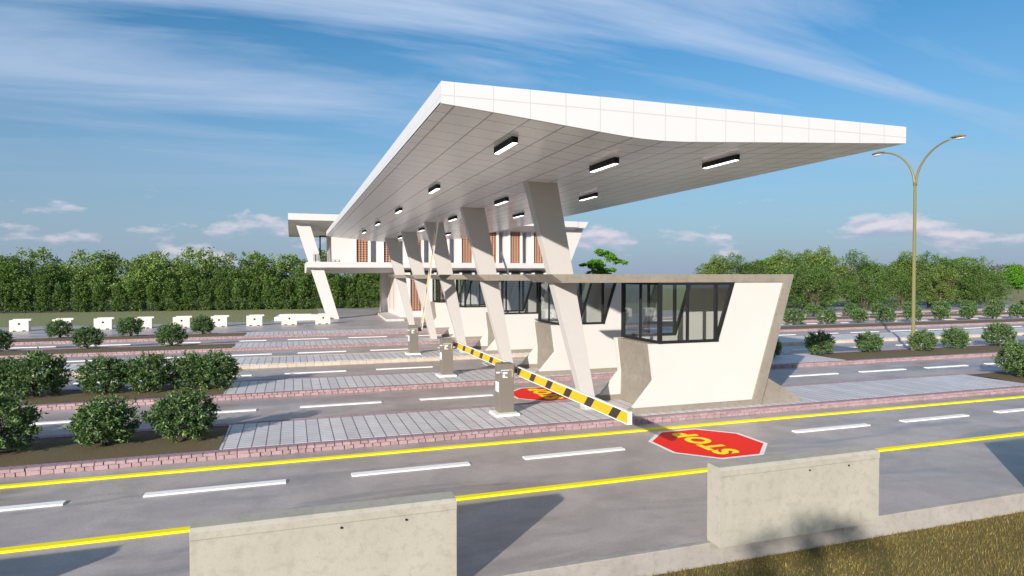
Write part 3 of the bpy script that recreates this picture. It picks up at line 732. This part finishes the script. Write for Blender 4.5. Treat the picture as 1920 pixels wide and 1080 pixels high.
# flat cloud plane coordinates
cx=mth('DIVIDE',sp.outputs[0],mth('ADD',zup,.12)); cy=mth('DIVIDE',sp.outputs[1],mth('ADD',zup,.12))
cb=n('ShaderNodeCombineXYZ'); L(cx,cb.inputs[0]); L(cy,cb.inputs[1])
mp=n('ShaderNodeMapping'); mp.inputs['Rotation'].default_value=(0,0,R(-24)); mp.inputs['Scale'].default_value=(.32,1.15,1); mp.inputs['Location'].default_value=(3.45,.68,0); L(cb.outputs[0],mp.inputs[0])
def noise(vec,s,d,r,dist=0):
    x=n('ShaderNodeTexNoise'); x.inputs['Scale'].default_value=s; x.inputs['Detail'].default_value=d; x.inputs['Roughness'].default_value=r; x.inputs['Distortion'].default_value=dist; L(vec,x.inputs['Vector']); return x.outputs['Fac']
def ramp(f,st):
    x=n('ShaderNodeValToRGB'); e=x.color_ramp.elements
    while len(e)<len(st): e.new(.5)
    for i,(p,v) in enumerate(st): e[i].position=p; e[i].color=(v,v,v,1)
    L(f,x.inputs[0]); return x.outputs[0]
ci=ramp(noise(mp.outputs[0],1.1,8,.56,.9),[(.42,0),(.52,.34),(.60,.62),(.74,1)])
ci=mth('MULTIPLY',ci,ramp(sp.outputs[2],[(.10,0),(.22,1)]))
# cumulus near the horizon
mp2=n('ShaderNodeMapping'); mp2.inputs['Scale'].default_value=(7.5,7.5,21); mp2.inputs['Location'].default_value=(.7,.35,.0); L(tc.outputs['Generated'],mp2.inputs[0])
cu=noise(mp2.outputs[0],1.25,7,.55,.15)
band=ramp(sp.outputs[2],[(.0,.55),(.05,1),(.085,.9),(.14,0)])
cum=ramp(mth('ADD',cu,mth('MULTIPLY',mth('SUBTRACT',band,1),.32)),[(.50,0),(.56,.5),(.66,.85)])
# cloud tops lit, undersides grey
mp3=n('ShaderNodeMapping'); mp3.inputs['Scale'].default_value=(7.5,7.5,21); mp3.inputs['Location'].default_value=(.7,.35,.16); L(tc.outputs['Generated'],mp3.inputs[0])
cu2=noise(mp3.outputs[0],1.25,7,.55,.15)
lit=mth('MULTIPLY_ADD',mth('SUBTRACT',cu,cu2),5.0,.55,cl=True)
cc=n('ShaderNodeMix',data_type='RGBA'); L(lit,cc.inputs[0]); cc.inputs[6].default_value=(2.1,2.5,3.5,1); cc.inputs[7].default_value=(4.4,4.1,4.5,1)
m1_=n('ShaderNodeMix',data_type='RGBA'); L(ci,m1_.inputs[0]); L(hs.outputs[0],m1_.inputs[6]); m1_.inputs[7].default_value=(3.1,3.8,5.0,1)
# greyish lilac band low over the horizon
hz=n('ShaderNodeMix',data_type='RGBA'); L(ramp(sp.outputs[2],[(.0,.95),(.07,.72),(.22,.22),(.34,0)]),hz.inputs[0]); L(m1_.outputs[2],hz.inputs[6]); hz.inputs[7].default_value=(1.75,2.2,3.05,1)
m2_=n('ShaderNodeMix',data_type='RGBA'); L(cum,m2_.inputs[0]); L(hz.outputs[2],m2_.inputs[6]); L(cc.outputs[2],m2_.inputs[7])
L(m2_.outputs[2],bg.inputs[0]); bg.inputs[1].default_value=.125

sl=bpy.data.lights.new('sun','SUN'); sl.energy=4.8; sl.angle=R(.6); sl.color=(1,.925,.835); so=bpy.data.objects.new('sun',sl); COL.objects.link(so)
sd=Vector((-math.cos(R(EL))*math.sin(R(AZ)),-math.cos(R(EL))*math.cos(R(AZ)),math.sin(R(EL))))
so.rotation_euler=sd.to_track_quat('Z','Y').to_euler(); so.location=sd*30

cd=bpy.data.cameras.new('camera'); cam=bpy.data.objects.new('camera',cd); COL.objects.link(cam)
cd.sensor_width=36; cd.lens=1206.2/1920*36; cd.clip_end=5000; cd.clip_start=.05
cam.location=(0,0,3.2); yaw=R(18.816); pit=R(1.14)
F=Vector((math.sin(yaw)*math.cos(pit),math.cos(yaw)*math.cos(pit),-math.sin(pit)))
cam.rotation_euler=F.to_track_quat('-Z','Y').to_euler(); scene.camera=cam
scene.view_settings.view_transform='Standard'; scene.view_settings.look='None'; scene.view_settings.exposure=.5; scene.view_settings.gamma=1
scene.cycles.max_bounces=8; scene.cycles.transparent_max_bounces=24
